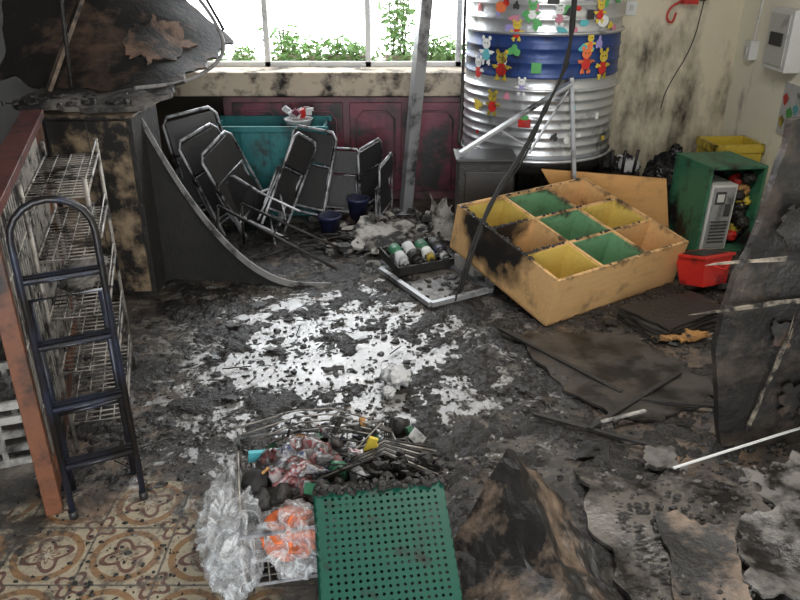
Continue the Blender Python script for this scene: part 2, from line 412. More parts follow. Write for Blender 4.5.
def figure(ang, z, s, m1, m2):
    sticker(o, ang, z-.2*s, .5*s, .55*s, m1, 0); sticker(o, ang, z+.25*s, .5*s, .45*s, m2, 0, .521)
    for d in (-1, 1):
        sticker(o, ang+d*math.degrees(.2*s/.5), z+.5*s, .18*s, .2*s, m2, 0, .520)
        sticker(o, ang+d*math.degrees(.3*s/.5), z-.1*s, .3*s, .16*s, m2, 2, .520)
        sticker(o, ang+d*math.degrees(.17*s/.5), z-.55*s, .22*s, .25*s, m2, 2, .520)
        sticker(o, ang+d*math.degrees(.08*s/.5), z+.28*s, .06*s, .08*s, scol[8], 0, .523)
for (a, z, s, c1, c2) in ((-68,.66,.13,3,1),(-52,.63,.15,3,0),(-128,.62,.15,3,0),(-118,.83,.10,3,0),(-142,.70,.14,4,2),(-66,.76,.09,1,0),(-90,.92,.10,6,2),(-108,.94,.10,2,5),(-60,.94,.11,3,0),(-134,.38,.13,3,0),(-150,.58,.13,3,2),(-112,.50,.09,7,2)):
    figure(a, z, s, scol[c1], scol[c2])
for _ in range(50):
    a = rnd.uniform(-155,-35); zz = rnd.choice([rnd.uniform(.82,1.05), rnd.uniform(.82,1.05), rnd.uniform(.5,.8), rnd.uniform(.1,.45)])
    if .48 < zz < .8 and rnd.random() < .5: continue
    sz = rnd.uniform(.025,.07); sticker(o, a, zz, sz*rnd.uniform(.7,1.6), sz, rnd.choice(scol), rnd.choice([0,2,2,3]), .5175)
o.done(TR((.957, 5.31, .48)))
o = MB('tank_stand')
o.lathe([(.46, .40), (.47, .47), (.47, .479)], char, (.957, 5.31, 0), 48)
for k in range(5):
    a = 2*math.pi*k/5+.3; o.box((.957+.38*math.cos(a), 5.31+.38*math.sin(a), .2), (.1,.1,.4), char)
o.done()
o = MB('charred_box'); o.bx(.36, .70, 4.50, 4.74, 0, .58, char); o.bx(.34, .72, 4.48, 4.76, .58, .60, blackp); o.bx(.40,.66,4.49,4.50,.08,.52,blackp); o.done(bevel=.006)

# ------------------------------------------------------------------ post, cables, aluminium frame
o = MB('metal_post'); o.beam((.04, 5.29, 0), (.262, 4.74, 2.8), .075, .075, alum); o.box((.04, 5.29, .006), (.16,.16,.012), alum); o.done(bevel=.004)
o = MB('hanging_cable'); o.tube([(.42, 4.9, 2.8), (.395, 4.9, 1.6), (.40, 4.9, 1.0), (.382, 4.85, .605)], .011, char, 6, smooth=2, jit=.2); o.done()
o = MB('charred_cable')
o.tube([(.93, 4.4, 2.8), (.955, 4.4, 1.5), (.949, 4.4, 1.16), (.80, 4.28, .90), (.674, 4.15, .69), (.50, 3.97, .5), (.40, 3.78, .30), (.335, 3.76, .06), (.32, 3.78, .02)], .013, dead, 7, smooth=2, jit=.45)
o.tube([(.949, 4.38, 1.18), (.82, 4.27, .95), (.69, 4.14, .66), (.47, 3.93, .47), (.36, 3.74, .26), (.30, 3.70, .02)], .006, dead, 6, smooth=2, jit=.3); o.done()
o = MB('aluminium_frame')
o.beam((1.04, 4.70, 1.05), (1.17, 4.70, 0), .05, .025, alum)
o.beam((1.04, 4.68, 1.02), (.37, 4.56, .62), .05, .02, alum)
o.beam((1.02, 4.66, .98), (.80, 4.60, .61), .02, .012, alum); o.beam((.60, 4.60, .76), (.80, 4.62, .64), .02, .012, alum)
o.done(bevel=.003)
o = MB('hanging_wire')
o.tube([(-1.15, 4.6, 2.8), (-1.22, 4.6, 1.6), (-1.06, 4.6, 1.38), (-1.0, 4.55, 1.2), (-1.15, 4.25, 1.09), (-1.38, 4.0, 1.10)], .011, stripm, 6, smooth=3)
o.tube([(-1.3, 4.65, 2.8), (-1.16, 4.62, 1.6), (-1.02, 4.6, 1.33)], .009, char, 6, smooth=2); o.done()
o = MB('wall_pipe_trim'); o.bx(1.50, 1.62, 5.80, 5.85, .3, 2.8, smat('trim_wood', (.5,.42,.28), (.35,.26,.16), .6, soot=.3)); o.done()
o = MB('wall_wire'); o.tube([(2.2, 5.83, 1.42), (2.17, 5.835, 1.1), (2.02, 5.835, .8), (2.0, 5.835, .65)], .004, blackp, 5, smooth=2); o.done()
o = MB('red_alarm_horn')
o.box((2.08, 5.80, 1.45), (.1, .1, .1), redp); o.lathe([(.02, 0), (.05, .04), (.055, .07), (.03, .072)], blackp, (2.18, 5.80, 1.42), 18)
o.tube([(2.03, 5.8, 1.42), (1.95, 5.8, 1.38), (1.93, 5.8, 1.3), (1.98, 5.8, 1.26), (2.0, 5.8, 1.34)], .008, redp, 6, smooth=2); o.done()
o = MB('wall_switch'); o.bx(1.64, 1.72, 5.83, 5.85, 1.32, 1.42, white); o.bx(1.665, 1.695, 5.82, 5.83, 1.35, 1.39, cream); o.done(bevel=.004)
o = MB('electric_panel'); o.bx(2.40, 2.5, 4.86, 5.18, 1.05, 1.42, white); o.bx(2.39, 2.40, 4.89, 5.15, 1.08, 1.39, cream)
o.bx(2.38, 2.39, 4.93, 5.1, 1.2, 1.28, dkslot); o.done(bevel=.006)
o = MB('switch_box'); o.bx(2.44, 2.5, 5.48, 5.58, 1.05, 1.18, white); o.bx(2.43, 2.44, 5.51, 5.55, 1.08, 1.14, cream)
o.tube([(2.48, 5.53, 1.18), (2.48, 5.5, 1.5), (2.48, 5.5, 2.7)], .008, white, 6); o.done(bevel=.004)
o = MB('cartoon_wall_poster')
o.bx(2.49, 2.5, 4.66, 4.98, .66, .98, paper)
for (y, z, s, m) in ((4.93,.88,.07,3),(4.85,.80,.08,5),(4.93,.74,.07,0),(4.78,.84,.06,4),(4.8,.72,.06,1),(4.72,.9,.07,5),(4.70,.76,.06,3)):
    pts = [o.bm.verts.new((2.486, y+s/2*(1+.25*math.sin(3*a))*math.cos(a), z+s/2*(1+.2*math.cos(4*a))*math.sin(a))) for a in [k*math.pi/8 for k in range(16)]]
    o.face(pts, scol[m])
o.done()

# ------------------------------------------------------------------ chairs
def chair(loc, rz, rx, ry, s=1.):
    o = MB('folding_chair'); W = .19
    o.tube([(-W, 0, 0), (-W, 0, .74), (-W+.04, 0, .79), (W-.04, 0, .79), (W, 0, .74), (W, 0, 0)], .012, steelw, 8)
    o.box((0, 0, .64), (.35, .02, .24), blackp); o.box((0, .03, .32), (.35, .025, .34), blackp, (-8, 0, 0))
    o.tube([(-W+.02, .06, .02), (-W+.02, .02, .50), (W-.02, .02, .50), (W-.02, .06, .02)], .011, steelw, 8)
    o.tube([(-W, 0, .14), (W, 0, .14)], .010, steelw); o.tube([(-W+.02, .055, .09), (W-.02, .055, .09)], .010, steelw)
    o.tube([(-W+.005, .05, .16), (-W+.005, .05, .48), (W-.005, .05, .48), (W-.005, .05, .16)], .009, steelw, 6)
    M = TR(loc, rz, rx, ry) @ Matrix.Scale(s, 4)
    lo = min((M @ v.co).z for v in o.bm.verts); M = Matrix.Translation((0, 0, .003-lo)) @ M
    return o.done(M, .003)
def open_chair(loc, rz, rx, ry, s=1.):
    o = MB('folding_chair'); W = .19
    o.tube([(-W,-.02,0),(-W,.16,.42),(-W,.22,.74),(-W+.04,.225,.78),(W-.04,.225,.78),(W,.22,.74),(W,.16,.42),(W,-.20+.18,0)], .012, steelw, 8)
    o.tube([(-W+.02,.22,0),(-W+.02,-.16,.42),(W-.02,-.16,.42),(W-.02,.22,0)], .011, steelw, 8)
    o.box((0,-.0,.43),(.36,.36,.03),blackp); o.box((0,.215,.66),(.35,.02,.22),blackp,(-8,0,0))
    o.tube([(-W,.04,.15),(W,.04,.15)],.009,steelw); o.tube([(-W+.02,.13,.1),(W-.02,.13,.1)],.009,steelw)
    M = TR(loc, rz, rx, ry) @ Matrix.Scale(s, 4)
    lo = min((M @ v.co).z for v in o.bm.verts); M = Matrix.Translation((0, 0, .003-lo)) @ M
    return o.done(M, .003)
chair((-1.26, 5.02, 0), 20, -10, -10, .95)
chair((-1.08, 4.88, 0), 48, -14, -16, .86)
chair((-.96, 4.86, 0), 58, -8, -24, .82)
chair((-.70, 4.98, 0), -12, -16, 8, .82)
chair((-.84, 4.72, 0), 62, 10, 28, .80)
open_chair((-.70, 4.66, 0), 150, 0, 62, .62)
chair((-.42, 5.08, 0), -6, -8, 2, .64)
chair((-.20, 5.20, 0), 55, 6, -10, .68)
chair((-.10, 5.05, 0), 70, 6, -14, .60)
def pot(loc, rx, s):
    o = MB('plastic_bucket'); o.lathe([(.055, 0), (.075, .13), (.082, .13), (.082, .145), (.07, .145), (.05, .02)], bluep, seg=28)
    o.tube([(.08*math.cos(a/10*math.pi), .08*math.sin(a/10*math.pi), .14) for a in range(11)], .004, bluep, 6)
    o.done(TR(loc, 20, rx) @ Matrix.Scale(s, 4))
pot((-.47, 4.78, .002), 0, 1.); pot((-.29, 4.98, .06), 0, 1.0)

# ------------------------------------------------------------------ left cabinet + collapsed sheets
o = MB('scorched_cabinet')
o.bx(-1.80, -1.36, 3.82, 4.25, 0, .985, char); o.bx(-1.78, -1.385, 3.80, 3.82, .03, .97, wood); o.bx(-1.82, -1.34, 3.79, 4.27, .985, 1.0, wood)
o.bx(-1.585, -1.58, 3.795, 3.80, .03, .97, dkslot); o.box((-1.62, 3.79, .5), (.02, .02, .1), alum); o.done(bevel=.004)
o = MB('collapsed_panel')
o.sheet((-2.3, 4.35, 1.06), (-1.22, 4.02, 1.06), (-1.05, 5.0, 1.22), (-2.2, 5.3, 2.2), 40, 34, .02, boardbr, .025, 3, ragged=.06, seed=3)
o.sheet((-1.58, 4.4, 1.275), (-1.36, 4.32, 1.165), (-1.24, 4.66, 1.245), (-1.42, 4.74, 1.41), 14, 14, .008, boardtan, .01, 6, ragged=.22, seed=8)
o.sheet((-1.95, 3.85, 1.012), (-1.3, 3.82, 1.012), (-1.22, 4.1, 1.06), (-2.0, 4.2, 1.03), 20, 10, .025, ash, .02, 6, ragged=.12, seed=5)
for _ in range(90): o.chip((rnd.uniform(-2.0,-1.35), rnd.uniform(3.84,4.1), 1.04), rnd.uniform(.008,.03), rnd.uniform(.008,.02), rnd.choice([ash,char,char]))
o.beam((-1.9, 4.15, 1.06), (-1.5, 4.5, 2.0), .05, .02, boardm)
o.tube([(-1.75, 4.1, 1.08), (-1.8, 4.3, 1.6), (-1.65, 4.5, 2.2)], .012, char, 6); o.done()
o = MB('charred_side_drape')
cv0 = [(-1.42,4.0,1.07),(-1.34,4.0,.90),(-1.24,4.01,.66),(-1.12,4.02,.43),(-.97,3.99,.24),(-.80,3.95,.10),(-.62,3.92,.03),(-.40,3.95,.015)]
P = [Vector(p) for p in cv0]
for _ in range(2):
    Q = [P[0]]
    for a, b in zip(P, P[1:]): Q += [a*.75+b*.25, a*.25+b*.75]
    P = Q+[P[-1]]
for a, b in zip(P, P[1:]):
    if max(a[2], b[2]) > .03:
        o.sheet((a[0], a[1]+.012, 0), (b[0], b[1]+.012, 0), b+Vector((0,.012,0)), a+Vector((0,.012,0)), 1, 5, .006, dead, .0)
    o.sheet((a[0]-.012, a[1], a[2]-.03), (b[0]-.012, b[1], max(.002,b[2]-.03)), (b[0], b[1]-.006, b[2]+.008), (a[0], a[1]-.006, a[2]+.008), 1, 1, .008, stripm)
o.done()
o = MB('charred_rods')
for (a, b) in (((-1.1,4.35,.35),(-.38,4.15,.02)),((-1.0,4.55,.30),(-.35,4.45,.02)),((-.9,4.3,.02),(-.45,4.75,.03))): o.tube([a, b], .009, char, 6)
o.tube([(-1.1,4.35,.35),(-1.15,4.36,.0)], .009, char, 6); o.tube([(-1.0,4.55,.30),(-1.02,4.6,.0)], .009, char, 6); o.done()

# ------------------------------------------------------------------ left partition
A = Vector((-1.185, 2.03, 0)); Bq = Vector((-1.66, 3.42, 0)); dq = (Bq-A).normalized()
ang = math.degrees(math.atan2(dq.y, dq.x))
o = MB('wooden_partition')
L = (Bq-A).length
o.box((0, 0, .53), (.035, .055, 1.06), orbr); o.box((L, 0, .53), (.05, .06, 1.06), orbr)
o.box((L/2, 0, 1.075), (L+.08, .09, .035), redbr); o.box((L/2, 0, .06), (L, .03, .08), orbr)
k = .06
while k < L:
    o.tube([(k, 0, .1), (k, 0, 1.06)], .004, wirem, 5); k += .045
for z in (.3, .55, .8): o.tube([(0, 0, z), (L, 0, z)], .005, wirem, 5)
o.done(TR(A, ang), .004)
o = MB('white_plastic_crate')
for z in (0, .06, .12, .18, .24):
    o.bx(-.22, .22, -.17, -.155, z, z+.03, dirtyw); o.bx(-.22, .22, .155, .17, z, z+.03, dirtyw)
    o.bx(-.22, -.205, -.17, .17, z, z+.03, dirtyw); o.bx(.205, .22, -.17, .17, z, z+.03, dirtyw)
for x in (-.21, -.105, 0, .105, .21):
    for y in (-.163, .163): o.bx(x-.01, x+.01, y-.009, y+.009, 0, .27, dirtyw)
o.done(TR((-1.62, 2.40, 0), 20))

o = MB('wire_rack')
w, d, h = .20, .62, 1.06
for x in (0, w):
    for y in (0, d): o.tube([(x, y, 0), (x, y, h)], .008, wirem, 8)
for z in (.12, .34, .56, .78, 1.0):
    o.tube([(0,0,z),(w,0,z),(w,d,z),(0,d,z)], .006, wirem, 6, True)
    k = .03
    while k < d: o.tube([(0, k, z), (w, k, z)], .0035, wirem, 4); k += .035
    for x in (.05, .1, .15): o.tube([(x, 0, z), (x, d, z)], .003, wirem, 4)
    o.tube([(w,0,z+.05),(w,d,z+.05)], .004, wirem, 4)
o.done(TR((-1.245, 2.38, 0), 17, 0, 0))
o = MB('crumpled_bag'); o.blob((-1.23, 2.70, .61), (.15,.28,.09), ash, .35, 2.5, 4); o.done()

o = MB('step_ladder')
W = .115
hoop = [(-W,0,0),(-W,.0,.95)]+[(-W*math.cos(math.pi*k/10), 0, .99+.11*math.sin(math.pi*k/10)) for k in range(11)]+[(W,0,.95),(W,0,0)]
o.tube(hoop, .011, ladm, 10)
hoop2 = [(-W+.012,.16,0),(-W+.012,.05,.78),(W-.012,.05,.78),(W-.012,.16,0)]
o.tube(hoop2, .010, ladm, 10)
for z in (.20,.42,.64,.86):
    for yy in (.0,.022,.044): o.box((0, yy, z), (2*W, .009, .010), ladm)
    o.tube([(-W,0,z-.005),(W,0,z-.005)], .006, ladm)
for z in (.10, .34): o.tube([(-W+.012,.16-.11*z/.78,z),(W-.012,.16-.11*z/.78,z)], .007, ladm)
for x in (-W, W): o.lathe([(.015,0),(.015,.03)], blackp, (x,0,-.001), 12)
o.done(TR((-1.005, 2.05, .002), 26, -1.5, 0))

# ------------------------------------------------------------------ cubby toy shelf
o = MB('wooden_cubby_shelf')
LX, LY, LZ, T = 1.01, .835, .28, .018
o.bx(0, LX, 0, LY, 0, .012, pine)
o.bx(0, LX, 0, T, 0, LZ, pine); o.bx(0, LX, LY-T, LY, 0, LZ, pine); o.bx(0, T, T, LY-T, 0, LZ, pine); o.bx(LX-T, LX, T, LY-T, 0, LZ, pine)
xs = [T, .335, .675, LX-T]; ys = [T, .275, .55, LY-T]
for x in xs[1:3]: o.bx(x-T/2, x+T/2, T, LY-T, .012, LZ-.004, pine)
for y in ys[1:3]: o.bx(T, LX-T, y-T/2, y+T/2, .012, LZ-.006, pine)
cm = {(0,0):cellY,(1,0):cellG,(0,2):cellY,(1,1):cellG,(1,2):cellG,(2,1):cellY}
for (i, j), m in cm.items():
    x0, x1, y0, y1 = xs[i]+.009, xs[i+1]-.009, ys[j]+.009, ys[j+1]-.009
    o.bx(x0, x1, y0, y1, .012, .016, m); o.bx(x0, x1, y1-.004, y1, .016, LZ-.012, m); o.bx(x1-.004, x1, y0, y1-.004, .016, LZ-.012, m)
for _ in range(380):
    q = rnd.random()
    if q < .35:
        if rnd.random() < .5: p = (rnd.uniform(0,.02), rnd.uniform(.2,.8), LZ)
        else: p = (rnd.uniform(0,.3), rnd.choice([.275,.55]), LZ-.004)
    elif q < .55: p = (rnd.uniform(.35,.95), rnd.choice([.275,.55,.01,.82]), LZ-.004)
    elif q < .75: p = (rnd.uniform(.04,.95), rnd.uniform(.04,.8), .018)
    else: p = (rnd.uniform(.03,.32), rnd.uniform(.29,.53), rnd.uniform(.02,.05))
    o.chip(p, rnd.uniform(.005,.014), rnd.uniform(.003,.009), char)
o.box((.15, .4, .05), (.1,.07,.05), paper, (10,20,30)); o.box((.22,.36,.06),(.06,.04,.04), redp, (30,10,0)); o.box((.22,.46,.06),(.12,.05,.03), paper, (20,-10,60))
o.done(TR((.745, 3.42, .004), 34, 12.3, 0), .002)
o = MB('broken_block')
o.box((.47, 4.07, .06), (.16, .3, .12), plaster, (0, 0, 34)); o.box((1.05, 4.42, .06), (.3, .12, .12), plaster, (0, 0, 34)); o.done(bevel=.01)

o = MB('pine_board'); o.sheet((1.22, 4.76, 0), (1.78, 4.66, 0), (1.74, 4.78, .40), (.92, 4.88-.08, .46), 8, 6, .02, pine2, .0); o.done(bevel=.003)
o = MB('garbage_bag'); o.blob((1.78, 5.02, .18), (.34,.3,.36), bagm, .3, 2, 1, 4, flat=0.002); o.blob((1.78,5.0,.36),(.08,.08,.12),bagm,.4,3,7); o.done()
o = MB('garbage_bag'); o.blob((1.98, 5.4, .2), (.36,.3,.42), bagm, .3, 2, 2, 4, flat=0.002); o.blob((2.0,5.38,.42),(.09,.09,.12),bagm,.4,3,8); o.done()
o = MB('burnt_toy_crate')
o.bx(1.45, 1.75, 5.35, 5.62, 0, .28, char)
for i in range(12): o.blob((1.47+rnd.random()*.26, 5.4+rnd.random()*.18, .31), (.1,.1,.12), [charw,paper,char,bluep][i%4], .5, 3, i+20, 3)
for i in range(4): o.tube([(1.46+i*.08, 5.36, .25), (1.44+i*.09, 5.33, .45)], .012, char, 6)
o.done()

Mg = TR((1.86, 4.42, 0.006), 14, 0, 2)
o = MB('green_storage_cubby')
o.bx(0,.40,0,.38,0,.02,greend); o.bx(0,.40,0,.38,.54,.56,greend); o.bx(0,.02,0,.38,.02,.54,greend); o.bx(.38,.40,0,.38,.02,.54,greend); o.bx(.02,.38,.36,.38,.02,.54,blackp)
o.done(Mg, .004)
o = MB('computer_tower')
o.bx(0,.18,0,.32,0,.42,cream)
o.bx(.015,.165,-.008,0,.015,.405,alum)
for k in range(7): o.bx(.03,.15,-.013,-.008,.05+.022*k,.06+.022*k,dkslot)
o.bx(.03,.10,-.013,-.008,.3,.38,dkslot); o.bx(.11,.15,-.013,-.008,.22,.30,dkslot); o.box((.065,-.014,.34),(.05,.004,.05),cream)
o.done(TR((1.895, 4.435, .03), 14, 0, 2), .004)
o = MB('toy_pile')
for i in range(16): o.blob((2.155+rnd.uniform(-.035,.035), 4.60+rnd.uniform(-.05,.05), .07+.026*i), (.09,.09,.08), [redp,char,yell,charw,char,burncloth,char][i%7], .4, 2.5, i, 3)
o.done()
o = MB('yellow_crate')
for z0 in (0, .25):
    for (a,b,c,d_) in ((-.15,.15,-.12,-.11),(-.15,.15,.11,.12),(-.15,-.14,-.12,.12),(.14,.15,-.12,.12)):
        for z in (0,.075,.15): o.bx(a,b,c,d_,z0+z,z0+z+.05,yell)
    for x in (-.14,-.05,.05,.14):
        for y in (-.115,.115): o.bx(x-.012,x+.012,y-.007,y+.007,z0,z0+.23,yell)
    o.bx(-.14,.14,-.11,.11,z0,z0+.01,yell)
o.bx(-.16,.16,-.13,-.11,.45,.50,yell); o.bx(-.16,.16,.11,.13,.45,.50,yell); o.bx(-.16,-.14,-.13,.13,.45,.50,yell); o.bx(.14,.16,-.13,.13,.45,.50,yell)
o.done(TR((2.30, 5.2, 0), 5) @ Matrix.Scale(1.1, 4))
o = MB('red_plastic_bin')
o.box((0,0,.09),(.26,.19,.17),redp,(0,0,0),(.8,.8)); o.bx(-.14,.14,-.105,.105,.165,.18,redp); o.bx(-.11,.11,-.075,.075,.18,.184,charw)
o.tube([(-.06,-.11,.12),(0,-.13,.1),(.06,-.11,.12)],.007,redp,6); o.done(TR((1.72, 3.90, .03), 34, -12, 6), .008)
o = MB('scattered_toys')
for i in range(14):
    m = [redp,orangep,bluep,char,paper,yell,cyan][i%7]
    if i%2: o.blob((rnd.uniform(1.80,2.05), rnd.uniform(3.6,4.15), .03), (.07,.06,.06), m, .4, 2.5, i, 3)
    else: o.box((rnd.uniform(1.80,2.05), rnd.uniform(3.6,4.15), .03), (.07,.05,.03), m, (rnd.uniform(-20,20),rnd.uniform(-20,20),rnd.uniform(0,90)))
o.done()
o = MB('charred_mat_stack')
for k in range(5): o.sheet((-.26+.02*k,-.15,.002+.014*k),(.24,-.16+.02*k,.002+.014*k),(.26,.15,.002+.014*k),(-.24,.16,.002+.014*k),10,8,.009,slabd if k%2 else char,.004,8,seed=k,ragged=.04)
o.done(TR((1.42, 3.47, .004), 24))
o = MB('burnt_cloth'); o.sheet((1.25,3.22,.012),(1.5,3.25,.012),(1.52,3.34,.012),(1.28,3.33,.012),18,12,.012,burncloth,.03,14,ragged=.3); o.done()

# ------------------------------------------------------------------ tray with jars
o = MB('metal_tray')
for (a, b) in (((-.20,-.28,0),(.20,-.28,0)),((.20,-.28,0),(.20,.28,0)),((.20,.28,0),(-.20,.28,0)),((-.20,.28,0),(-.20,-.28,0))): 
    o.beam((a[0],a[1],.015),(b[0],b[1],.015),.03,.028,alum)
o.bx(-.19,.19,-.27,.27,.003,.008,slabm)
for _ in range(60): o.chip((rnd.uniform(-.17,.17), rnd.uniform(-.25,.25), .009), rnd.uniform(.006,.025), .008, char)
o.done(TR((.20, 3.98, .012), 30), .003)
o = MB('jar_rack')
o.bx(-.17,.17,-.13,.13,0,.015,blackp)
for (a,b,c,d_) in ((-.17,.17,-.13,-.12),(-.17,.17,.12,.13),(-.17,-.16,-.13,.13),(.16,.17,-.13,.13)): o.bx(a,b,c,d_,.015,.05,char)
for _ in range(70): o.chip((rnd.uniform(-.16,.16),rnd.uniform(-.12,.13),rnd.uniform(.02,.06)), rnd.uniform(.01,.024), .02, char)
for k in range(4):
    x = -.12+.08*k
    o.tube([(x,-.07,.055),(x,-.02,.062)], .034, [paper, char, cream, bluep][k], 14); o.tube([(x,-.02,.062),(x,.05,.075)], .034, [greend, paper, greend, char][k], 14); o.tube([(x,-.1,.05),(x,-.07,.055)], .024, [paper,char,yell,paper][k], 12)
o.done(TR((.10, 4.22, .045), 25, 6) @ Matrix.Scale(1.1, 4))

# ------------------------------------------------------------------ rubble
o = MB('plaster_rubble')
for _ in range(240):
    x, y = rnd.gauss(-.02,.22), rnd.gauss(4.78,.22)
    o.chip((x,y,rnd.uniform(0,.05)), rnd.uniform(.01,.05), rnd.uniform(.01,.04), rnd.choice([plaster,ash,ash,char,char]))
o.sheet((-.34,4.45,.03),(.0,4.42,.02),(.08,4.72,.09),(-.26,4.76,.12),12,12,.02,plaster,.03,6,ragged=.25)
o.sheet((-.2,4.38,.02),(.22,4.5,.03),(.24,4.85,.02),(-.1,4.85,.05),12,12,.015,ash,.03,6,ragged=.25,seed=4)
for _ in range(14): o.tube([(rnd.uniform(-.9,.1),rnd.uniform(4.4,4.9),.02),(rnd.uniform(-.9,.1),rnd.uniform(4.4,4.9),.05)],.007,char,5)
o.sheet((.16,4.62,.0),(.34,4.70,.0),(.36,4.78,.22),(.20,4.72,.26),12,14,.006,plaster,.05,7,ragged=.25,seed=12)
o.done()

# ------------------------------------------------------------------ standing charred panel right
def bul(a, b):
    return (-.09*math.sin(math.pi*min(1,b*1.1))*(1-a), -.05*math.sin(math.pi*b)*math.sin(math.pi*a), 0)
panelm = smat('charred_panel', (.135,.098,.073), (.05,.038,.03), .5, scale=3, soot=.55, sscale=2.4, bmp=.8, bscale=10, bdist=.02)
o = MB('charred_standing_panel')
o.sheet((1.24,2.42,0),(1.98,2.52,0),(2.0,2.60,1.45),(1.27,2.46,1.28),40,60,.035,panelm,.018,5,bul,2,.04)
for i in range(9):
    x = rnd.uniform(1.22,1.6); z = rnd.uniform(.05,.9); s_ = rnd.uniform(.05,.11); y = 2.375
    o.sheet((x,y,z),(x+s_,y+.012,z+rnd.uniform(-.03,.03)),(x+s_*1.1,y-.005,z+s_*1.5),(x-.01,y-.004,z+s_*1.4),9,9,.005,rnd.choice([char,boardbr]),.02,12,seed=i,ragged=.3)
for (z0, z1) in ((.61,.68),(.79,.83)):
    o.sheet((1.145,2.345,z0),(1.75,2.39,z1),(1.75,2.392,z1+.018),(1.145,2.348,z0+.014),40,2,.008,tan,.03,9,seed=z0*10,ragged=.3)
o.sheet((1.30,2.365,.03),(1.314,2.365,.03),(1.386,2.355,.58),(1.375,2.355,.58),2,30,.006,tan,.02,9,seed=5,ragged=.4)
o.done()

def slab(name, a, b, c, d, th, m, seed, disp=.02):
    o = MB(name); o.sheet(a, b, c, d, 30, 26, th, m, disp, 5, ragged=.10, seed=seed); return o.done()
slab('fallen_plasterboard', (.68,1.45,.02),(1.20,1.40,.02),(1.27,2.12,.05),(.64,2.20,.03), .014, slabm, 1)
slab('fallen_plasterboard', (1.18,1.45,.04),(1.75,1.5,.05),(1.75,2.27,.07),(1.24,2.22,.05), .014, slabl, 2, .03)
slab('fallen_plasterboard', (.86,2.50,.012),(1.42,2.75,.012),(1.15,3.28,.02),(.52,3.33,.012), .012, slabd, 3, .014)
slab('fallen_plasterboard', (1.0,1.6,.06),(1.3,1.55,.07),(1.40,2.0,.10),(1.1,1.9,.08), .012, slabl, 6, .03)
slab('fallen_plasterboard', (.78,1.42,.05),(.98,1.40,.05),(1.05,1.85,.07),(.85,1.95,.06), .010, boardm, 9, .03)
slab('concrete_fragment', (.9,2.24,.018),(1.02,2.22,.018),(1.04,2.35,.018),(.93,2.36,.018), .02, ash, 7, .005)
o = MB('white_trim_strip'); o.beam((.97,2.16,.085),(1.62,2.42,.105),.008,.006,white); o.done()
o = MB('white_trim_strip'); o.beam((.80,2.50,.05),(1.0,2.58,.05),.014,.008,plaster); o.done()
o = MB('charred_lath')
for (a,b) in (((.75,2.48,.03),(1.25,2.9,.04)),((.50,3.35,.03),(.95,2.75,.03)),((.55,2.6,.02),(1.0,2.35,.03)),((1.0,2.7,.03),(1.45,2.6,.04))): o.beam(a,b,.02,.012,char)
o.done()

o = MB('crumpled_scorched_sheet')
V = {'pk':(.35,1.98,.30),'r2':(.44,1.50,.22),'l0':(.14,1.80,.03),'l1':(.12,1.35,.03),'r0':(.56,2.02,.03),'r1':(.66,1.5,.03),'b':(.34,2.10,.03),'m':(.50,1.78,.09),'f':(.35,1.3,.03)}
def tri(a,b,c,mm):
    a,b,c = [Vector(V[k]) for k in (a,b,c)]; n = 14; g = {}
    for i in range(n+1):
        for j in range(n+1-i):
            p = a+(b-a)*i/n+(c-a)*j/n
            p = p+Vector((.3,.2,1))*(.035*noise.noise(p*8)+.02*abs(noise.noise(p*22)))
            g[i,j] = o.bm.verts.new(p)
    for i in range(n):
        for j in range(n-i):
            o.face([g[i,j],g[i+1,j],g[i,j+1]], mm)
            if j < n-i-1: o.face([g[i+1,j],g[i+1,j+1],g[i,j+1]], mm)
for t in (('pk','l0','r2'),('l0','l1','r2'),('l1','f','r2'),('pk','r2','m'),('m','r2','r1'),('pk','m','r0'),('m','r1','r0'),('pk','b','l0'),('pk','r0','b'),('r2','f','r1')):
    tri(*t, boardm)
bmesh.ops.remove_doubles(o.bm, verts=o.bm.verts, dist=.001)
ob = o.done(); sm = ob.modifiers.new('solid','SOLIDIFY'); sm.thickness = .008

# ------------------------------------------------------------------ foreground rack
o = MB('wire_dish_rack')
w, d, h = .52, .50, .2
for z, r_ in ((.01,.006),(h*.5,.004),(h,.007)): o.tube([(0,0,z),(w,0,z),(w,d,z),(0,d,z)], r_, steelw, 7, True)
n = 15
for k in range(n+1):
    x = w*k/n; o.tube([(x,0,h),(x,0,.01),(x,d,.01),(x,d,h)], .0028, wirem, 5)
for k in range(n+1):
    y = d*k/n; o.tube([(0,y,h),(0,y,.01),(w,y,.01),(w,y,h)], .0028, wirem, 5)
for x in (-.0, w): o.tube([(x,.1,h),(x,.14,h+.05),(x,.36,h+.05),(x,.4,h)], .005, wirem, 6, smooth=1)
o.done(TR((-.46, 1.68, .006), 12, 0, 0))
o = MB('green_plastic_basket')
W_, H_, D_ = .38, .40, .14; nx, ny = 19, 20; cx_, cy_ = W_/nx, H_/ny
for i in range(nx):
    for j in range(ny):
        x0, y0 = i*cx_, j*cy_; q = cx_*.25
        cc = (x0+cx_/2, y0+cy_/2)
        if i in (0, nx-1) or j in (0, ny-1):
            o.bx(x0, x0+cx_, y0, y0+cy_, -.004, 0, green); continue
        out = [o.bm.verts.new((x0+a*cx_, y0+b*cy_, 0)) for a, b in ((0,0),(.5,0),(1,0),(1,.5),(1,1),(.5,1),(0,1),(0,.5))]
        inn = []; inb = []
        for k in range(8):
            an = R(225+45*k); inn.append(o.bm.verts.new((cc[0]+q*math.cos(an), cc[1]+q*math.sin(an), 0)))
            inb.append(o.bm.verts.new((cc[0]+q*math.cos(an), cc[1]+q*math.sin(an), -.006)))
        for k in range(8):
            o.face([out[k], out[(k+1)%8], inn[(k+1)%8], inn[k]], green); o.face([inn[k], inn[(k+1)%8], inb[(k+1)%8], inb[k]], green)
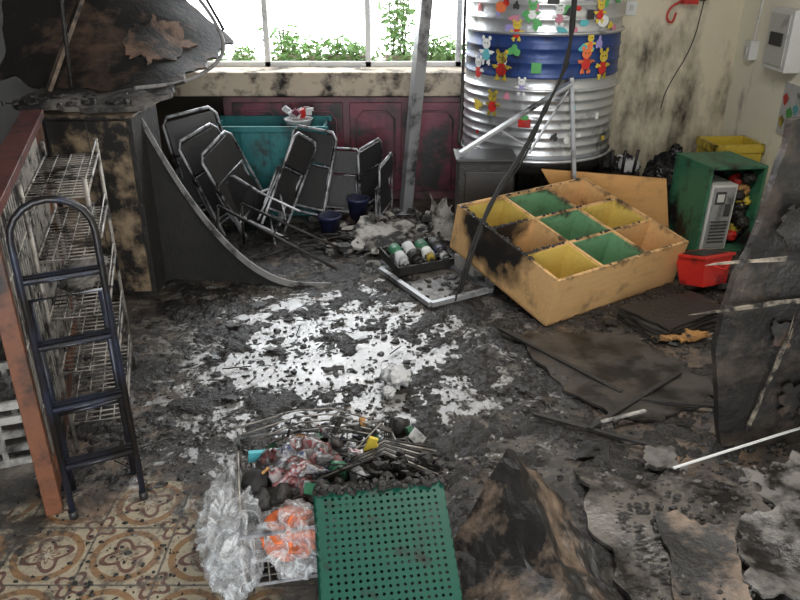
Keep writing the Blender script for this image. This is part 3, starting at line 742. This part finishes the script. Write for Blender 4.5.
for k in range(15):
    x = W_*k/14
    o.bx(x-.006, x+.006, 0, .004, -D_, 0, green); o.bx(x-.006, x+.006, H_-.004, H_, -D_, 0, green)
for k in range(15):
    y = H_*k/14
    o.bx(0, .004, y-.006, y+.006, -D_, 0, green); o.bx(W_-.004, W_, y-.006, y+.006, -D_, 0, green)
for z in (-D_, -D_*.5):
    o.bx(-.006, W_+.006, -.006, .004, z-.006, z+.006, green); o.bx(-.006, W_+.006, H_-.004, H_+.006, z-.006, z+.006, green)
    o.bx(-.006, .004, 0, H_, z-.006, z+.006, green); o.bx(W_-.004, W_+.006, 0, H_, z-.006, z+.006, green)
bmesh.ops.remove_doubles(o.bm, verts=o.bm.verts, dist=.0002)
for _ in range(260): o.chip((rnd.uniform(0,W_), H_+rnd.uniform(-.014,.01), rnd.uniform(-.03,.008)), rnd.uniform(.005,.014), .01, char)
o.done(TR((-.20, 1.40, .13), 8, 28, 0))
o = MB('clear_plastic_bag'); o.blob((-.525, 1.84, .13), (.18,.36,.24), clear, .38, 1.5, 3, 5, flat=.004); o.blob((-.49, 1.70, .10), (.15,.26,.18), clear, .4, 1.6, 9, 5, flat=.004); o.done()
o = MB('patterned_plastic_bag'); o.blob((-.33, 1.99, .2), (.26,.22,.19), stripe, .35, 1.8, 6, 5); o.done()
o = MB('orange_plastic_bowl'); o.blob((-.325, 1.75, .16), (.17,.17,.12), orangep, .3, 1.6, 2, 5); o.done()
o = MB('crumpled_wrapper'); o.blob((-.315, 1.74, .15), (.24,.24,.17), clear, .35, 1.5, 13, 5); o.done()
o = MB('household_scrap_pile')
for i in range(230):
    x = rnd.uniform(-.46, .08); y = rnd.uniform(1.9, 2.24)+.2*x
    m = rnd.choice([char,char,charw,char,char,ash,boardbr,stripe,paper,bluep,greend,burncloth,dead])
    if rnd.random() < .6: o.box((x,y,rnd.uniform(.05,.25)), (rnd.uniform(.02,.09),rnd.uniform(.01,.05),rnd.uniform(.004,.02)), m, (rnd.uniform(-60,60),rnd.uniform(-60,60),rnd.uniform(0,180)))
    else: o.blob((x,y,rnd.uniform(.06,.23)), (rnd.uniform(.03,.09),)*3, m, .5, 2.5, i, 2)
o.box((-.10,2.03,.27),(.03,.01,.09),yell,(10,20,0)); o.box((-.08,2.03,.27),(.02,.01,.08),yell,(10,-25,0)); o.box((-.42,2.03,.24),(.16,.012,.05),cyan,(20,5,15))
for _ in range(30): o.tube([(rnd.uniform(-.45,.1),rnd.uniform(1.85,2.2),rnd.uniform(.15,.27)),(rnd.uniform(-.45,.1),rnd.uniform(1.85,2.2),rnd.uniform(.15,.27))],.003,rnd.choice([char,wirem]),5)
o.done()
o = MB('charred_wire_bundle')
for i in range(120):
    x=rnd.uniform(.0,.24)-.12; y=rnd.uniform(1.84,2.0)
    o.chip((x+.04,y,rnd.uniform(.20,.28)), rnd.uniform(.008,.022), rnd.uniform(.01,.02), char)
for k in range(9): o.tube([(-.28+.02*k,1.88+.02*k,.24),(-.05,1.98+.01*k,.28),(.12,1.88+.02*k,.26)],.004,wirem if k%2 else char,5)
for k in range(4): o.tube([(-.6+.05*k,2.2-.03*k,.22),(-.3,2.3-.04*k,.26),(-.1,2.22-.03*k,.25)],.003,wirem,5,smooth=1)
o.done()

o = MB('crumpled_paper'); o.blob((-.02,2.87,.035),(.12,.15,.08),paper,.45,1.8,9,4,flat=.003); o.blob((-.05,2.77,.02),(.06,.08,.04),paper,.5,2,12,4,flat=.003); o.done()

# ------------------------------------------------------------------ soot sludge layer (thin heightfield over the floor)
def clean(x, y): return math.hypot(x+.95, y-1.62) < .50
def fbm(x, y, f, s=0):
    v = 0; a = 1; t = 0
    for k in range(6):
        v += a*noise.noise(Vector((x*f, y*f, s+k*7.3))); t += a; a *= .72; f *= 2.05
    return v/t
x0, x1, y0, y1, st = -1.42, 2.1, 1.5, 5.2, .0115
NX, NY = int((x1-x0)/st), int((y1-y0)/st)
o = MB('soot_sludge_layer'); grid = {}
H = {}
for j in range(NY+1):
    for i in range(NX+1):
        x, y = x0+i*st, y0+j*st
        pud = max(0, 1-math.hypot((x+.28)/.95, (y-3.12)/.95))
        thr = .015+.05*min(1, pud*2.2)
        dc = math.hypot(x+.93, y-1.62)
        if dc < .75: thr += (.75-dc)*1.2
        edge = min(x-x0, x1-x, y-y0, y1-y)
        if edge < .15: thr += (.15-edge)*2
        h = fbm(x, y, 4.6)-thr
        H[i,j] = min(.014, h*.09) + (.003*noise.noise(Vector((x*70, y*70, 0))) if h > 0 else 0)
for j in range(NY):
    for i in range(NX):
        k4 = [(i,j),(i+1,j),(i+1,j+1),(i,j+1)]
        if max(H[k] for k in k4) <= 0.0: continue
        vs = []
        for k in k4:
            if k not in grid: grid[k] = o.bm.verts.new((x0+k[0]*st, y0+k[1]*st, max(H[k], -.002)))
            vs.append(grid[k])
        o.face(vs, sludge, True)
o.done()

o = MB('charred_debris')
cl = [(rnd.uniform(-1.1,1.6), rnd.uniform(2.1,4.3), rnd.uniform(.04,.22)) for _ in range(100)]
for (cx, cy, sp) in cl:
    for _ in range(int(14+sp*120)):
        x, y = rnd.gauss(cx, sp*1.3), rnd.gauss(cy, sp*.8)
        if clean(x, y) or y < 1.4 or abs(x) > 2.1: continue
        r_ = rnd.uniform(.003, .012)*(2.4 if rnd.random() < .07 else 1)
        o.chip((x, y, .003), r_, r_*rnd.uniform(.2, .5), char if rnd.random() < .6 else charw)
for _ in range(2600):
    x, y = rnd.uniform(-1.2,1.9), rnd.uniform(1.7,5.0)
    if clean(x, y): continue
    r_ = rnd.uniform(.002,.009); o.chip((x, y, .002), r_, r_*.5, rnd.choice([char,ash,charw,charw]))
for _ in range(260):
    x, y = rnd.gauss(-.90,.24), rnd.gauss(1.78,.2)
    r_ = rnd.uniform(.002,.009); o.chip((x, y, 0), r_, r_*.6, char)
for _ in range(50):
    x, y = rnd.uniform(-1.1,1.5), rnd.uniform(2.2,4.2); a = rnd.uniform(0,6.3); l = rnd.uniform(.04,.14)
    o.tube([(x,y,.012),(x+l*math.cos(a),y+l*math.sin(a),.016)], .003, char, 5)
for _ in range(26):
    x, y = rnd.uniform(-1.0,1.3), rnd.uniform(2.3,4.1); s_ = rnd.uniform(.03,.08); a = rnd.uniform(0,6.3); c_, n_ = math.cos(a)*s_, math.sin(a)*s_
    o.sheet((x-c_,y-n_,.010),(x+n_*.6,y-c_*.6,.012),(x+c_,y+n_,.016),(x-n_*.6,y+c_*.6,.012),8,8,.004,rnd.choice([char,charw,slabd]),.02,14,seed=_,ragged=.35)
o.done()
o = MB('charred_debris')
for _ in range(700):
    x, y = rnd.uniform(.70,1.7), rnd.uniform(1.5,2.2); r_ = rnd.uniform(.003,.014)
    o.chip((x,y,.06), r_, r_*.4, rnd.choice([char,char,ash]))
o.done()

# ------------------------------------------------------------------ lights / world
w = bpy.data.worlds.new('overcast_sky'); bpy.context.scene.world = w; w.use_nodes = True
bg = w.node_tree.nodes['Background']; bg.inputs[0].default_value = (.93,.97,1,1); bg.inputs[1].default_value = 9.5
def area(name, loc, rot, sx, sy, p, col=(1,1,1)):
    l = bpy.data.lights.new(name, 'AREA'); l.shape = 'RECTANGLE'; l.size = sx; l.size_y = sy; l.energy = p; l.color = col
    ob = bpy.data.objects.new(name, l); ob.location = loc; ob.rotation_euler = [R(a) for a in rot]; bpy.context.scene.collection.objects.link(ob); return l
pl = area('window_portal', (-.56, 6.06, 1.7), (-90, 0, 0), 2.4, 1.5, 1); pl.cycles.is_portal = True
pl = area('doorway_portal', (0, -1.71, 1.15), (90, 0, 0), 2.4, 2.3, 1); pl.cycles.is_portal = True
area('overhead_fill', (.8, 2.4, 2.75), (0, 0, 0), 1.2, .5, 62, (1,.97,.92))  # added fill light to brighten the room; no real fixture there

cam = bpy.data.cameras.new('camera'); cam.lens = 33.75; cam.sensor_width = 36; cam.clip_start = .05
co = bpy.data.objects.new('camera', cam); co.location = (0,0,1.75); co.rotation_euler = (R(65),0,0)
bpy.context.scene.collection.objects.link(co); bpy.context.scene.camera = co
bpy.context.scene.view_settings.view_transform = 'Standard'
